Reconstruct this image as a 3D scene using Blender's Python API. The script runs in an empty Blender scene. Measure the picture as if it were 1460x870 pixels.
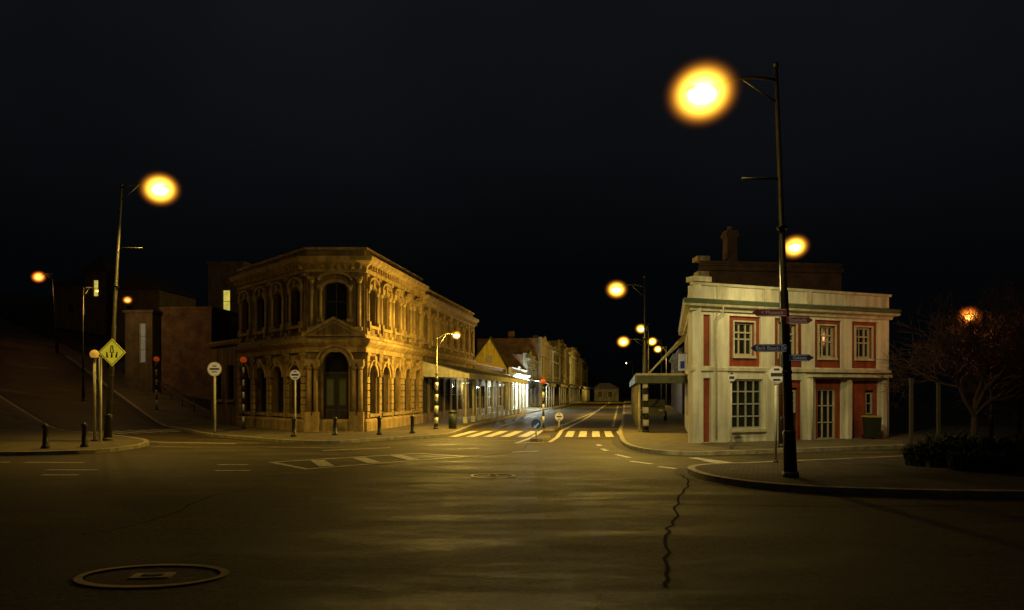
import bpy, bmesh, math, random
from mathutils import Vector, Matrix
random.seed(7)
S=bpy.context.scene
COL=S.collection
pi=math.pi
# ------------------------------------------------------------------ materials
def _nodes(name):
    m=bpy.data.materials.new(name); m.use_nodes=True
    nt=m.node_tree; return m,nt,nt.nodes['Principled BSDF']
def mat(name,c,c2=None,rough=.8,scale=3.0,bump=.15,bscale=None,metal=0,spec=.5,stain=0,detail=8,glow=0):
    """noise-mixed surface with optional large scale stains and bump"""
    m,nt,b=_nodes(name); N=nt.nodes; L=nt.links
    c2=c2 or tuple(x*.62 for x in c)
    tc=N.new('ShaderNodeTexCoord')
    n=N.new('ShaderNodeTexNoise'); n.inputs['Scale'].default_value=scale; n.inputs['Detail'].default_value=detail; n.inputs['Roughness'].default_value=.65
    L.new(tc.outputs['Object'],n.inputs['Vector'])
    r=N.new('ShaderNodeValToRGB'); r.color_ramp.elements[0].position=.3; r.color_ramp.elements[1].position=.7
    r.color_ramp.elements[0].color=(*c2,1); r.color_ramp.elements[1].color=(*c,1)
    L.new(n.outputs['Fac'],r.inputs['Fac']); out=r.outputs['Color']
    if stain:
        mp=N.new('ShaderNodeMapping'); mp.inputs['Scale'].default_value=(2.2,2.2,.25)
        L.new(tc.outputs['Object'],mp.inputs['Vector'])
        n3=N.new('ShaderNodeTexNoise'); n3.inputs['Scale'].default_value=1.6; n3.inputs['Detail'].default_value=6
        L.new(mp.outputs['Vector'],n3.inputs['Vector'])
        r3=N.new('ShaderNodeValToRGB'); r3.color_ramp.elements[0].position=.35; r3.color_ramp.elements[1].position=.62
        r3.color_ramp.elements[0].color=(1-stain,1-stain,1-stain*1.05,1); r3.color_ramp.elements[1].color=(1,1,1,1)
        L.new(n3.outputs['Fac'],r3.inputs['Fac'])
        mx=N.new('ShaderNodeMixRGB'); mx.blend_type='MULTIPLY'; mx.inputs[0].default_value=1
        L.new(out,mx.inputs[1]); L.new(r3.outputs['Color'],mx.inputs[2]); out=mx.outputs[0]
    L.new(out,b.inputs['Base Color'])
    b.inputs['Roughness'].default_value=rough; b.inputs['Metallic'].default_value=metal
    b.inputs['Specular IOR Level'].default_value=spec
    if glow:
        L.new(out,b.inputs['Emission Color']); b.inputs['Emission Strength'].default_value=glow  # surface emits its own colour, imitating lamp light returned by reflective signs
    if bump:
        n2=N.new('ShaderNodeTexNoise'); n2.inputs['Scale'].default_value=bscale or scale*6; n2.inputs['Detail'].default_value=6
        L.new(tc.outputs['Object'],n2.inputs['Vector'])
        bp=N.new('ShaderNodeBump'); bp.inputs['Strength'].default_value=bump; bp.inputs['Distance'].default_value=.05
        L.new(n2.outputs['Fac'],bp.inputs['Height']); L.new(bp.outputs['Normal'],b.inputs['Normal'])
    return m
def emis(name,c,s):
    m,nt,b=_nodes(name); N=nt.nodes;L=nt.links
    b.inputs['Base Color'].default_value=(*[x*.5 for x in c],1)
    b.inputs['Emission Color'].default_value=(*c,1)
    tc=N.new('ShaderNodeTexCoord'); n=N.new('ShaderNodeTexNoise'); n.inputs['Scale'].default_value=1.7
    L.new(tc.outputs['Object'],n.inputs['Vector'])
    mr=N.new('ShaderNodeMapRange'); mr.inputs['From Min'].default_value=.3; mr.inputs['From Max'].default_value=.7
    mr.inputs['To Min'].default_value=s*.55; mr.inputs['To Max'].default_value=s
    L.new(n.outputs['Fac'],mr.inputs['Value']); L.new(mr.outputs['Result'],b.inputs['Emission Strength'])
    return m
def brickmat(name,c1,c2,mortar,scale,rough=.85,bump=.4,w=.5,h=.25,ms=.02,rot=None):
    m,nt,b=_nodes(name); N=nt.nodes;L=nt.links
    tc=N.new('ShaderNodeTexCoord'); mp=N.new('ShaderNodeMapping')
    if rot: mp.inputs['Rotation'].default_value=rot
    L.new(tc.outputs['Object'],mp.inputs['Vector'])
    t=N.new('ShaderNodeTexBrick'); t.inputs['Scale'].default_value=scale
    t.inputs['Color1'].default_value=(*c1,1); t.inputs['Color2'].default_value=(*c2,1); t.inputs['Mortar'].default_value=(*mortar,1)
    t.inputs['Brick Width'].default_value=w; t.inputs['Row Height'].default_value=h; t.inputs['Mortar Size'].default_value=ms
    L.new(mp.outputs['Vector'],t.inputs['Vector'])
    n=N.new('ShaderNodeTexNoise'); n.inputs['Scale'].default_value=1.3; n.inputs['Detail'].default_value=8
    L.new(tc.outputs['Object'],n.inputs['Vector'])
    mr=N.new('ShaderNodeMapRange'); mr.inputs['From Min'].default_value=.3; mr.inputs['From Max'].default_value=.7; mr.inputs['To Min'].default_value=.45; mr.inputs['To Max'].default_value=1.15
    L.new(n.outputs['Fac'],mr.inputs['Value'])
    mx=N.new('ShaderNodeVectorMath'); mx.operation='SCALE'
    L.new(t.outputs['Color'],mx.inputs[0]); L.new(mr.outputs['Result'],mx.inputs['Scale'])
    L.new(mx.outputs[0],b.inputs['Base Color']); b.inputs['Roughness'].default_value=rough
    bp=N.new('ShaderNodeBump'); bp.inputs['Strength'].default_value=bump; bp.inputs['Distance'].default_value=.02; bp.invert=True
    L.new(t.outputs['Fac'],bp.inputs['Height']); L.new(bp.outputs['Normal'],b.inputs['Normal'])
    return m
def asphaltmat():
    m,nt,b=_nodes('asphalt'); N=nt.nodes;L=nt.links
    tc=N.new('ShaderNodeTexCoord')
    n=N.new('ShaderNodeTexNoise'); n.inputs['Scale'].default_value=.55; n.inputs['Detail'].default_value=12; n.inputs['Roughness'].default_value=.78; n.inputs['Distortion'].default_value=.5
    mp=N.new('ShaderNodeMapping'); mp.inputs['Scale'].default_value=(.35,1.6,1)
    L.new(tc.outputs['Object'],mp.inputs['Vector']); L.new(mp.outputs['Vector'],n.inputs['Vector'])
    r=N.new('ShaderNodeValToRGB'); e=r.color_ramp.elements
    e[0].position=.38; e[0].color=(.028,.020,.008,1); e[1].position=.62; e[1].color=(.155,.115,.042,1)
    x=e.new(.5); x.color=(.072,.054,.021,1)
    L.new(n.outputs['Fac'],r.inputs['Fac'])
    f=N.new('ShaderNodeTexNoise'); f.inputs['Scale'].default_value=13; f.inputs['Detail'].default_value=10; f.inputs['Roughness'].default_value=.85
    L.new(tc.outputs['Object'],f.inputs['Vector'])
    mr=N.new('ShaderNodeMapRange'); mr.inputs['From Min'].default_value=.4; mr.inputs['From Max'].default_value=.6; mr.inputs['To Min'].default_value=.35; mr.inputs['To Max'].default_value=1.65
    L.new(f.outputs['Fac'],mr.inputs['Value'])
    vm=N.new('ShaderNodeVectorMath'); vm.operation='SCALE'; L.new(r.outputs['Color'],vm.inputs[0]); L.new(mr.outputs['Result'],vm.inputs['Scale'])
    L.new(vm.outputs[0],b.inputs['Base Color'])
    m2=N.new('ShaderNodeMapRange'); m2.inputs['From Min'].default_value=.35; m2.inputs['From Max'].default_value=.65; m2.inputs['To Min'].default_value=.45; m2.inputs['To Max'].default_value=.85
    L.new(n.outputs['Fac'],m2.inputs['Value']); L.new(m2.outputs['Result'],b.inputs['Roughness'])
    b.inputs['Specular IOR Level'].default_value=.3
    bp=N.new('ShaderNodeBump'); bp.inputs['Strength'].default_value=.8; bp.inputs['Distance'].default_value=.03
    L.new(f.outputs['Fac'],bp.inputs['Height']); L.new(bp.outputs['Normal'],b.inputs['Normal'])
    return m
def glassmat(name,c=(.012,.012,.010)):
    m,nt,b=_nodes(name); N=nt.nodes;L=nt.links
    tc=N.new('ShaderNodeTexCoord'); n=N.new('ShaderNodeTexNoise'); n.inputs['Scale'].default_value=1.1
    L.new(tc.outputs['Object'],n.inputs['Vector'])
    r=N.new('ShaderNodeValToRGB'); r.color_ramp.elements[0].color=(*[x*.5 for x in c],1); r.color_ramp.elements[1].color=(*[x*2.0 for x in c],1)
    L.new(n.outputs['Fac'],r.inputs['Fac']); L.new(r.outputs['Color'],b.inputs['Base Color'])
    b.inputs['Roughness'].default_value=.12
    bp=N.new('ShaderNodeBump'); bp.inputs['Strength'].default_value=.12; bp.inputs['Distance'].default_value=.05
    L.new(n.outputs['Fac'],bp.inputs['Height']); L.new(bp.outputs['Normal'],b.inputs['Normal'])
    return m
def halomat(name,outer,inner,k,p=2.6):
    m=bpy.data.materials.new(name); m.use_nodes=True; nt=m.node_tree; N=nt.nodes;L=nt.links
    N.clear(); o=N.new('ShaderNodeOutputMaterial'); e=N.new('ShaderNodeEmission')
    tc=N.new('ShaderNodeTexCoord'); ln=N.new('ShaderNodeVectorMath'); ln.operation='LENGTH'
    L.new(tc.outputs['Object'],ln.inputs[0])
    s=N.new('ShaderNodeMath'); s.operation='SUBTRACT'; s.use_clamp=True; s.inputs[0].default_value=1; L.new(ln.outputs['Value'],s.inputs[1])
    pw=N.new('ShaderNodeMath'); pw.operation='POWER'; L.new(s.outputs[0],pw.inputs[0]); pw.inputs[1].default_value=p
    ml=N.new('ShaderNodeMath'); ml.operation='MULTIPLY'; L.new(pw.outputs[0],ml.inputs[0]); ml.inputs[1].default_value=k
    r=N.new('ShaderNodeValToRGB'); r.color_ramp.elements[0].position=.15; r.color_ramp.elements[0].color=(*outer,1); r.color_ramp.elements[1].position=.68; r.color_ramp.elements[1].color=(*inner,1)
    L.new(s.outputs[0],r.inputs['Fac']); L.new(r.outputs['Color'],e.inputs['Color']); L.new(ml.outputs[0],e.inputs['Strength'])
    L.new(e.outputs[0],o.inputs['Volume'])
    try: m.cycles.volume_step_rate=.3
    except Exception: pass
    return m
M={}
M['asphalt']=asphaltmat()
M['ground']=mat('ground_soil',(.05,.045,.025),(.02,.022,.012),rough=.95,scale=.6,bump=.5)
M['grass']=mat('hill_grass',(.026,.030,.012),(.007,.009,.004),rough=.95,scale=1.2,bump=.9,bscale=22)
M['pave']=mat('pavement_concrete',(.19,.155,.08),(.08,.063,.035),rough=.8,scale=1.4,bump=.2,stain=.2)
M['brickpave']=brickmat('pavement_brick',(.13,.085,.05),(.08,.055,.035),(.03,.025,.02),2.2,ms=.035,rot=(0,0,.35),bump=.7)
M['kerb']=mat('kerb_stone',(.50,.43,.26),(.17,.14,.09),rough=.75,scale=4,bump=.2)
M['paint']=mat('road_paint',(.85,.80,.62),(.28,.24,.15),rough=.6,scale=6,bump=.1)
M['paint2']=mat('road_paint_worn',(.62,.56,.38),(.10,.085,.055),rough=.7,scale=7,bump=.1)
M['stone']=mat('building_stone',(.40,.26,.09),(.19,.12,.04),rough=.85,scale=1.8,bump=.35,bscale=14,stain=.6)
M['trim']=mat('stone_trim',(.62,.44,.17),(.33,.22,.08),rough=.8,scale=3,bump=.25,bscale=18,stain=.4)
M['white']=mat('painted_render',(.80,.77,.64),(.58,.55,.43),rough=.7,scale=.9,bump=.12,bscale=26,stain=.32)
M['cream']=mat('cream_trim',(.70,.67,.50),(.46,.43,.30),rough=.7,scale=3,bump=.1,stain=.3)
M['red']=mat('terracotta_paint',(.36,.070,.022),(.22,.042,.014),rough=.75,scale=3.5,bump=.2,stain=.4)
M['green']=mat('dark_green_paint',(.12,.15,.08),(.06,.075,.04),rough=.6,scale=4)
M['dgreen']=mat('bin_green',(.03,.04,.025),(.015,.02,.012),rough=.5,scale=4)
M['lid']=mat('bin_lid',(.42,.34,.05),(.28,.22,.03),rough=.5,scale=4,bump=0)
M['glass']=glassmat('window_glass')
M['frame']=mat('window_frame',(.50,.46,.34),(.32,.29,.2),rough=.6,scale=6)
M['dframe']=mat('dark_window_frame',(.07,.06,.035),rough=.6,scale=6)
M['door']=mat('door_wood',(.03,.024,.016),rough=.5,scale=6)
M['brick']=brickmat('dark_brick',(.15,.075,.042),(.10,.052,.032),(.055,.045,.035),3.0,rot=(pi/2,0,0))
M['brick2']=brickmat('old_brick',(.28,.16,.09),(.19,.11,.06),(.1,.085,.06),3.0,rot=(pi/2,0,0))
M['roof']=mat('roof_iron',(.05,.045,.04),rough=.6,scale=2)
M['metal']=mat('pole_metal',(.13,.12,.09),(.06,.055,.04),rough=.5,metal=.5,scale=6,bump=.05)
M['black']=mat('black_paint',(.02,.02,.02),rough=.45,scale=6,bump=.05)
M['pwhite']=mat('white_paint',(.78,.76,.64),(.55,.53,.42),rough=.5,scale=5,bump=.03)
M['yellow']=mat('yellow_sign',(.85,.66,.03),(.7,.54,.03),rough=.4,scale=4,bump=0,glow=.45)  # sign faces and lettering below carry a faint built-in emission
M['blue']=mat('blue_sign',(.03,.10,.32),rough=.4,scale=4,bump=0,glow=.10)
M['navy']=mat('street_name_blue',(.05,.075,.12),rough=.5,scale=4,bump=0,glow=.10)
M['maroon']=mat('tourist_sign_brown',(.28,.065,.03),rough=.5,scale=4,bump=0,glow=.16)
M['letter']=mat('sign_lettering',(.75,.6,.4),rough=.5,scale=4,bump=0,glow=.16)
M['wood']=mat('timber',(.10,.08,.05),(.04,.03,.02),rough=.85,scale=5,bump=.3)
M['bark']=mat('bark',(.07,.036,.022),(.035,.02,.012),rough=.9,scale=12,bump=.3)
M['leaf']=mat('leaf_green',(.045,.052,.02),(.018,.024,.01),rough=.7,scale=9,bump=0)
M['twig']=mat('twig_bark',(.075,.03,.017),(.035,.016,.01),rough=.8,scale=9,bump=0)
M['tar']=mat('tar_seal',(.008,.007,.006),rough=.95,scale=5,spec=.1)
M['patch']=mat('gutter_asphalt',(.07,.055,.024),(.024,.018,.009),rough=.8,scale=9,bump=.4,bscale=40)
M['iron']=mat('cast_iron',(.05,.045,.035),(.02,.018,.015),rough=.5,scale=9,metal=.3)
M['bulb']=emis('lamp_bulb',(1,.80,.30),9)
M['bulbo']=emis('lamp_bulb_orange',(1,.42,.07),5)
M['beacon']=emis('beacon_orange',(1,.13,.015),.2)
M['beacony']=emis('beacon_yellow',(.95,.5,.06),.5)
M['litwin']=emis('lit_window',(.85,.72,.12),.85)
M['litcool']=emis('lit_window_cool',(.60,.6,.42),.13)
M['litshop']=emis('lit_shop_window',(.75,.9,.85),.8)
M['shopw']=mat('shop_white',(.80,.81,.76),(.6,.62,.57),rough=.7,scale=2,stain=.2)
M['gold']=mat('gable_paint',(.80,.62,.10),(.6,.44,.06),rough=.8,scale=2,stain=.3)
M['grey']=mat('grey_render',(.36,.35,.29),(.2,.19,.15),rough=.8,scale=1.5,stain=.45)
M['buff']=mat('buff_render',(.50,.42,.25),(.28,.23,.13),rough=.8,scale=1.5,stain=.45)
M['house']=mat('dark_weatherboard',(.20,.16,.10),(.10,.08,.05),rough=.8,scale=2,stain=.3)
M['car']=mat('car_paint',(.22,.23,.25),(.16,.17,.19),rough=.25,scale=2,bump=0)
M['halo']=halomat('lamp_halo',(1,.25,.003),(1,.62,.06),80,4.4)
M['haloo']=halomat('lamp_halo_orange',(1,.13,.005),(1,.30,.03),50,4.0)
M['verroof']=mat('corrugated_roof',(.22,.21,.18),(.13,.12,.1),rough=.5,scale=3)
M['kerb2']=mat('brass_rim',(.80,.60,.17),(.40,.29,.08),rough=.5,scale=6,bump=.2)
M['frame2']=mat('door_panel_glass',(.16,.17,.09),rough=.3,scale=3,bump=0)
M['grey2']=mat('grey_window_frame',(.40,.40,.33),rough=.6,scale=5)
M['signgrey']=mat('sign_face',(.74,.70,.52),(.58,.54,.38),rough=.4,scale=5,bump=0,glow=.14)  # faint emission added so the face looks lit
# ------------------------------------------------------------------ mesh builder
class Fr:
    def __init__(s,p,q=None,z=0,d=None):
        s.o=Vector((p[0],p[1],z))
        dd=Vector((q[0]-p[0],q[1]-p[1],0)) if q else Vector((d[0],d[1],0))
        s.L=dd.length; s.u=dd.normalized(); s.n=Vector((s.u.y,-s.u.x,0))
    def P(s,u,n,z): return s.o+s.u*u+s.n*n+Vector((0,0,z))
class MB:
    def __init__(s): s.bm=bmesh.new(); s.m=[]
    def mi(s,k):
        if k not in s.m: s.m.append(k)
        return s.m.index(k)
    def face(s,pts,k,smooth=False):
        try:
            f=s.bm.faces.new([s.bm.verts.new(p) for p in pts]); f.material_index=s.mi(k); f.smooth=smooth; return f
        except ValueError: return None
    def hexa(s,a,b,k):
        va=[s.bm.verts.new(p) for p in a]; vb=[s.bm.verts.new(p) for p in b]; i=s.mi(k); n=len(a)
        fs=[s.bm.faces.new(va[::-1]),s.bm.faces.new(vb)]
        for j in range(n): fs.append(s.bm.faces.new((va[j],va[(j+1)%n],vb[(j+1)%n],vb[j])))
        for f in fs: f.material_index=i
    def box(s,F,u0,u1,n0,n1,z0,z1,k):
        s.hexa([F.P(u0,n0,z0),F.P(u1,n0,z0),F.P(u1,n0,z1),F.P(u0,n0,z1)],[F.P(u0,n1,z0),F.P(u1,n1,z0),F.P(u1,n1,z1),F.P(u0,n1,z1)],k)
    def poly(s,F,pts,n0,n1,k):
        s.hexa([F.P(u,n0,z) for u,z in pts],[F.P(u,n1,z) for u,z in pts],k)
    def tube(s,pts,rs,k,seg=10,cap=True):
        pts=[Vector(p) for p in pts]
        if not isinstance(rs,(list,tuple)): rs=[rs]*len(pts)
        rings=[];i=s.mi(k)
        for j,p in enumerate(pts):
            t=(pts[min(j+1,len(pts)-1)]-pts[max(j-1,0)]).normalized()
            a=Vector((0,1,0)) if abs(t.y)<.9 else Vector((1,0,0))
            x=t.cross(a).normalized(); y=t.cross(x)
            rings.append([s.bm.verts.new(p+(x*math.cos(q*2*pi/seg)+y*math.sin(q*2*pi/seg))*rs[j]) for q in range(seg)])
        for a,b in zip(rings,rings[1:]):
            for q in range(seg):
                f=s.bm.faces.new((a[q],a[(q+1)%seg],b[(q+1)%seg],b[q])); f.material_index=i; f.smooth=True
        if cap:
            f=s.bm.faces.new(rings[0][::-1]); f.material_index=i; f=s.bm.faces.new(rings[-1]); f.material_index=i
    def ball(s,c,r,k,seg=14,sc=(1,1,1)):
        i=s.mi(k); r0=bmesh.ops.create_uvsphere(s.bm,u_segments=seg,v_segments=max(6,seg//2+2),radius=r,matrix=Matrix.Translation(c)@Matrix.Diagonal((*sc,1)))
        for v in r0['verts']:
            for f in v.link_faces: f.material_index=i; f.smooth=True
    def sweep(s,path,prof,k,cap=True):
        path=[Vector((p[0],p[1])) for p in path]; rings=[]; i=s.mi(k)
        for j,p in enumerate(path):
            ns=[]
            for a,b in ((j-1,j),(j,j+1)):
                if a>=0 and b<len(path):
                    d=(path[b]-path[a]).normalized(); ns.append(Vector((d.y,-d.x)))
            if len(ns)==2:
                m=(ns[0]+ns[1]).normalized(); m=m/max(.3,m.dot(ns[0]))
            else: m=ns[0]
            rings.append([s.bm.verts.new((p.x+m.x*n,p.y+m.y*n,z)) for n,z in prof])
        q=len(prof)
        for a,b in zip(rings,rings[1:]):
            for t in range(q):
                f=s.bm.faces.new((a[t],a[(t+1)%q],b[(t+1)%q],b[t])); f.material_index=i
        if cap:
            for r in (rings[0],rings[-1][::-1]):
                f=s.bm.faces.new(r); f.material_index=i
    def obj(s,name,parent=None,recalc=True):
        if recalc: bmesh.ops.recalc_face_normals(s.bm,faces=s.bm.faces)
        me=bpy.data.meshes.new(name); s.bm.to_mesh(me); s.bm.free()
        for k in s.m: me.materials.append(M[k])
        o=bpy.data.objects.new(name,me); COL.objects.link(o)
        if parent: o.parent=parent
        return o
def empty(name,loc=(0,0,0)):
    e=bpy.data.objects.new(name,None); COL.objects.link(e); e.empty_display_size=.3; return e
# facade helpers
def wall(mb,F,u0,u1,z0,z1,ops,k,th=.3,n=0):
    us=sorted({u0,u1,*[o[0] for o in ops],*[o[1] for o in ops]}); zs=sorted({z0,z1,*[o[2] for o in ops],*[o[3] for o in ops]})
    us=[u for u in us if u0<=u<=u1]; zs=[z for z in zs if z0<=z<=z1]
    for a,b in zip(us,us[1:]):
        run=None
        for c,d in zip(zs,zs[1:]):
            hole=any(o[0]<(a+b)/2<o[1] and o[2]<(c+d)/2<o[3] for o in ops)
            if hole:
                if run: mb.box(F,a,b,n-th,n,run[0],run[1],k); run=None
            else: run=(run[0],d) if run else (c,d)
        if run: mb.box(F,a,b,n-th,n,run[0],run[1],k)
def window(mb,F,u0,u1,z0,z1,nx=1,nz=2,n=-.2,kf='frame',kg='glass',fw=.06):
    mb.face([F.P(u0,n,z0),F.P(u1,n,z0),F.P(u1,n,z1),F.P(u0,n,z1)],kg)
    mb.box(F,u0,u0+fw,n+.003,n+.06,z0,z1,kf); mb.box(F,u1-fw,u1,n+.003,n+.06,z0,z1,kf)
    mb.box(F,u0+fw,u1-fw,n+.003,n+.057,z0,z0+fw,kf); mb.box(F,u0+fw,u1-fw,n+.003,n+.057,z1-fw,z1,kf)
    for i in range(1,nx):
        u=u0+(u1-u0)*i/nx; mb.box(F,u-fw*.35,u+fw*.35,n+.003,n+.05,z0+fw,z1-fw,kf)
    for i in range(1,nz):
        z=z0+(z1-z0)*i/nz; mb.box(F,u0+fw,u1-fw,n+.003,n+.045,z-fw*.35,z+fw*.35,kf)
def spandrel(mb,F,u0,u1,zs,k,th=.3,seg=12,rz=None):
    r=(u1-u0)/2; rz=rz or r; uc=(u0+u1)/2; top=zs+rz
    for i in range(seg):
        a=pi-pi*i/seg; b=pi-pi*(i+1)/seg
        ua,za=uc+r*math.cos(a),zs+rz*math.sin(a); ub,zb=uc+r*math.cos(b),zs+rz*math.sin(b)
        mb.face([F.P(ua,0,za),F.P(ub,0,zb),F.P(ub,0,top),F.P(ua,0,top)],k)
        mb.face([F.P(ua,0,za),F.P(ua,-th,za),F.P(ub,-th,zb),F.P(ub,0,zb)],k)
def ring(mb,F,uc,zs,r,w,n0,n1,k,seg=12,rz=None,a0=0,a1=pi):
    rz=rz or r
    for i in range(seg):
        a=a0+(a1-a0)*i/seg; b=a0+(a1-a0)*(i+1)/seg
        mb.poly(F,[(uc+r*math.cos(a),zs+rz*math.sin(a)),(uc+(r+w)*math.cos(a),zs+(rz+w)*math.sin(a)),(uc+(r+w)*math.cos(b),zs+(rz+w)*math.sin(b)),(uc+r*math.cos(b),zs+rz*math.sin(b))],n0,n1,k)
def engaged_col(mb,F,u,n,z0,z1,r,k):
    mb.box(F,u-r*1.5,u+r*1.5,n-r,n+r*1.5,z0,z0+.18,k)
    mb.tube([F.P(u,n,z0+.18),F.P(u,n,z1-.22)],[r,r*.88],k,seg=12)
    mb.tube([F.P(u,n,z1-.3),F.P(u,n,z1-.12)],[r*.95,r*1.5],k,seg=12)
    mb.box(F,u-r*1.6,u+r*1.6,n-r,n+r*1.6,z1-.12,z1,k)
# ------------------------------------------------------------------ terrain
def h(x,y):
    d=(x+20)*-.75+(y-38)*.66
    if d<=0: return 0.
    s=(-7.14+.16*(y-34))-x
    t=min(1,max(0,s/10)); t=t*t*(3-2*t)
    return .2*(math.sqrt(min(d,90)**2+4)-2)*t
def grid(name,xs,ys,dz,k,hole=None):
    bm=bmesh.new(); vs=[[bm.verts.new((x,y,h(x,y)+dz(x,y))) for y in ys] for x in xs]
    for i in range(len(xs)-1):
        for j in range(len(ys)-1):
            f=bm.faces.new((vs[i][j],vs[i+1][j],vs[i+1][j+1],vs[i][j+1])); f.smooth=True
    me=bpy.data.meshes.new(name); bm.to_mesh(me); bm.free(); me.materials.append(M[k])
    o=bpy.data.objects.new(name,me); COL.objects.link(o); return o
grid('ground',[-1500,-900,-500,-300,-200]+[-160+8*i for i in range(41)]+[200,300,500,900,1500],[-300,-150]+[-60+8*i for i in range(56)]+[450,600,900,1500,2500],lambda x,y:-.7 if (-66<x<42 and -8<y<262) else -.03,'ground')
grid('road',[-68+1.25*i for i in range(90)],[-10+2*i for i in range(138)],lambda x,y:0,'asphalt')
def drape(mb,pts,dz,k,side=None,step=1.5,ks=None):
    bm=bmesh.new(); f=bm.faces.new([bm.verts.new((x,y,0)) for x,y in pts])
    bmesh.ops.triangulate(bm,faces=[f])
    x0=min(p[0] for p in pts);x1=max(p[0] for p in pts);y0=min(p[1] for p in pts);y1=max(p[1] for p in pts)
    if x0<-16:
        x=x0+step
        while x<min(x1,-8): bmesh.ops.bisect_plane(bm,geom=bm.verts[:]+bm.edges[:]+bm.faces[:],plane_co=(x,0,0),plane_no=(1,0,0)); x+=step
        y=y0+step
        while y<y1: bmesh.ops.bisect_plane(bm,geom=bm.verts[:]+bm.edges[:]+bm.faces[:],plane_co=(0,y,0),plane_no=(0,1,0)); y+=step
    for f in bm.faces:
        if f.normal.z<0: f.normal_flip()
    for v in bm.verts: v.co.z=h(v.co.x,v.co.y)+dz
    for f in bm.faces: mb.face([v.co.copy() for v in f.verts],k)
    if side:
        for e in bm.edges:
            if e.is_boundary:
                a,b=e.verts[0].co,e.verts[1].co; q=Vector((0,0,side))
                mb.face([a.copy(),b.copy(),b-q,a-q],ks or k)
    bm.free()
def stripe(mb,pts,w,dz,k,step=1.0,side=0):
    """flat painted/kerb strip following polyline; mitred"""
    P=[]
    for a,b in zip(pts,pts[1:]):
        a=Vector(a);b=Vector(b);n=max(1,int((b-a).length/step))
        for i in range(n): P.append(a.lerp(b,i/n))
    P.append(Vector(pts[-1])); R=[]
    for j,p in enumerate(P):
        ds=[(P[j]-P[j-1]).normalized()] if j else []
        if j<len(P)-1: ds.append((P[j+1]-P[j]).normalized())
        nn=[Vector((d.y,-d.x)) for d in ds]; m=nn[0] if len(nn)==1 else (nn[0]+nn[1]).normalized(); m=m/max(.4,m.dot(nn[0]))
        A=p+m*w/2;B=p-m*w/2
        R.append(((A.x,A.y,h(A.x,A.y)+dz),(B.x,B.y,h(B.x,B.y)+dz)))
    for a,b in zip(R,R[1:]):
        mb.face([a[0],b[0],b[1],a[1]],k)
        if side:
            for q in (0,1): mb.face([a[q],b[q],(b[q][0],b[q][1],b[q][2]-side),(a[q][0],a[q][1],a[q][2]-side)],k)
def smooth(pts,it=2):
    for _ in range(it):
        q=[pts[0]]
        for a,b in zip(pts,pts[1:]):
            q+= [(a[0]*.75+b[0]*.25,a[1]*.75+b[1]*.25),(a[0]*.25+b[0]*.75,a[1]*.25+b[1]*.75)]
        q.append(pts[-1]); pts=q
    return pts
def pavement(name,kerb,rest,k):
    e=empty(name); mb=MB(); drape(mb,kerb+rest,.125,k,side=.2,ks='kerb'); mb.obj('slab',e,recalc=False)
    mb=MB(); stripe(mb,kerb,.18,.131,'kerb',side=.14); mb.obj('kerb',e,recalc=False)
    mb=MB(); stripe(mb,kerb,.85,.005,'patch'); mb.obj('gutter',e,recalc=False)
    return e
k1=smooth([(22,13.1),(9.7,13.3),(6.5,13.8),(5.2,14.6),(4.5,15.8),(4.35,17.4),(4.9,18.4),(6.4,18.8),(16,22.4),(30,27.6)])
pavement('pavement',k1,[(30,13.1)],'brickpave')
k2=smooth([(-45,20.9),(-20,21.9),(-14.6,22.3),(-13.3,23.6),(-13.8,27.0),(-16.2,29.8),(-19,32.2),(-24.5,36.8),(-46,54.4)])
pavement('pavement',k2,[(-47.5,52.6),(-25.8,34.8),(-22,30),(-23,26.5),(-45,26)],'pave')
k3=smooth([(-37.5,59),(-21.3,41.6),(-16.6,36),(-14.2,32.4),(-11,29.6),(-8.6,27.6),(-6.9,27.2),(-5.6,29),(-4.0,30.6),(-2.9,32),(-2.7,35),(-2.1,44.8),(16.4,160)])
pavement('pavement',k3,[(30,250),(22,250),(-5,70),(-9,38),(-16,42),(-34.5,61)],'pave')
k4=smooth([(40,240),(25.6,160),(7.0,44),(5.6,36.4),(4.75,30.6),(4.2,26.2),(4.35,23.6),(5.2,22.3),(6.6,22.4),(16,26.0),(30,31.2)])
pavement('pavement',k4,[(32,34),(18,45),(16,60),(45,240)],'pave')
mb=MB(); drape(mb,[(-66,21),(-45,26),(-23,26.5),(-22,30),(-25.8,34.8),(-47.5,52.6),(-66,68)],.10,'grass'); mb.obj('hillside_grass',None,False)
mb=MB(); drape(mb,[(-37.3,61.5),(-19.5,44.4),(-12,62),(-8,90),(-66,120),(-66,86)],.10,'grass'); mb.obj('hillside_grass',None,False)
def railing(pts,H=1.0,k='metal'):
    E=empty('handrail'); mb=MB(); P=[]
    for a,b in zip(pts,pts[1:]):
        a=Vector(a);b=Vector(b);n=max(1,int((b-a).length/2))
        P+=[a.lerp(b,i/n) for i in range(n)]
    P.append(Vector(pts[-1])); Q=[Vector((p.x,p.y,h(p.x,p.y)+.1)) for p in P]
    for q in Q: mb.tube([q,q+Vector((0,0,H))],.03,k,seg=6)
    for z in (H*.5,H): mb.tube([q+Vector((0,0,z)) for q in Q],.028,k,seg=6)
    mb.obj('rails',E)
railing([(-22.6,29.2),(-26.2,34.6),(-47.8,52.3)],k='cream')
railing([(-24,27.2),(-34,31),(-50,41)])
railing([(-20.2,44.6),(-36.3,61)],.9)
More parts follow.
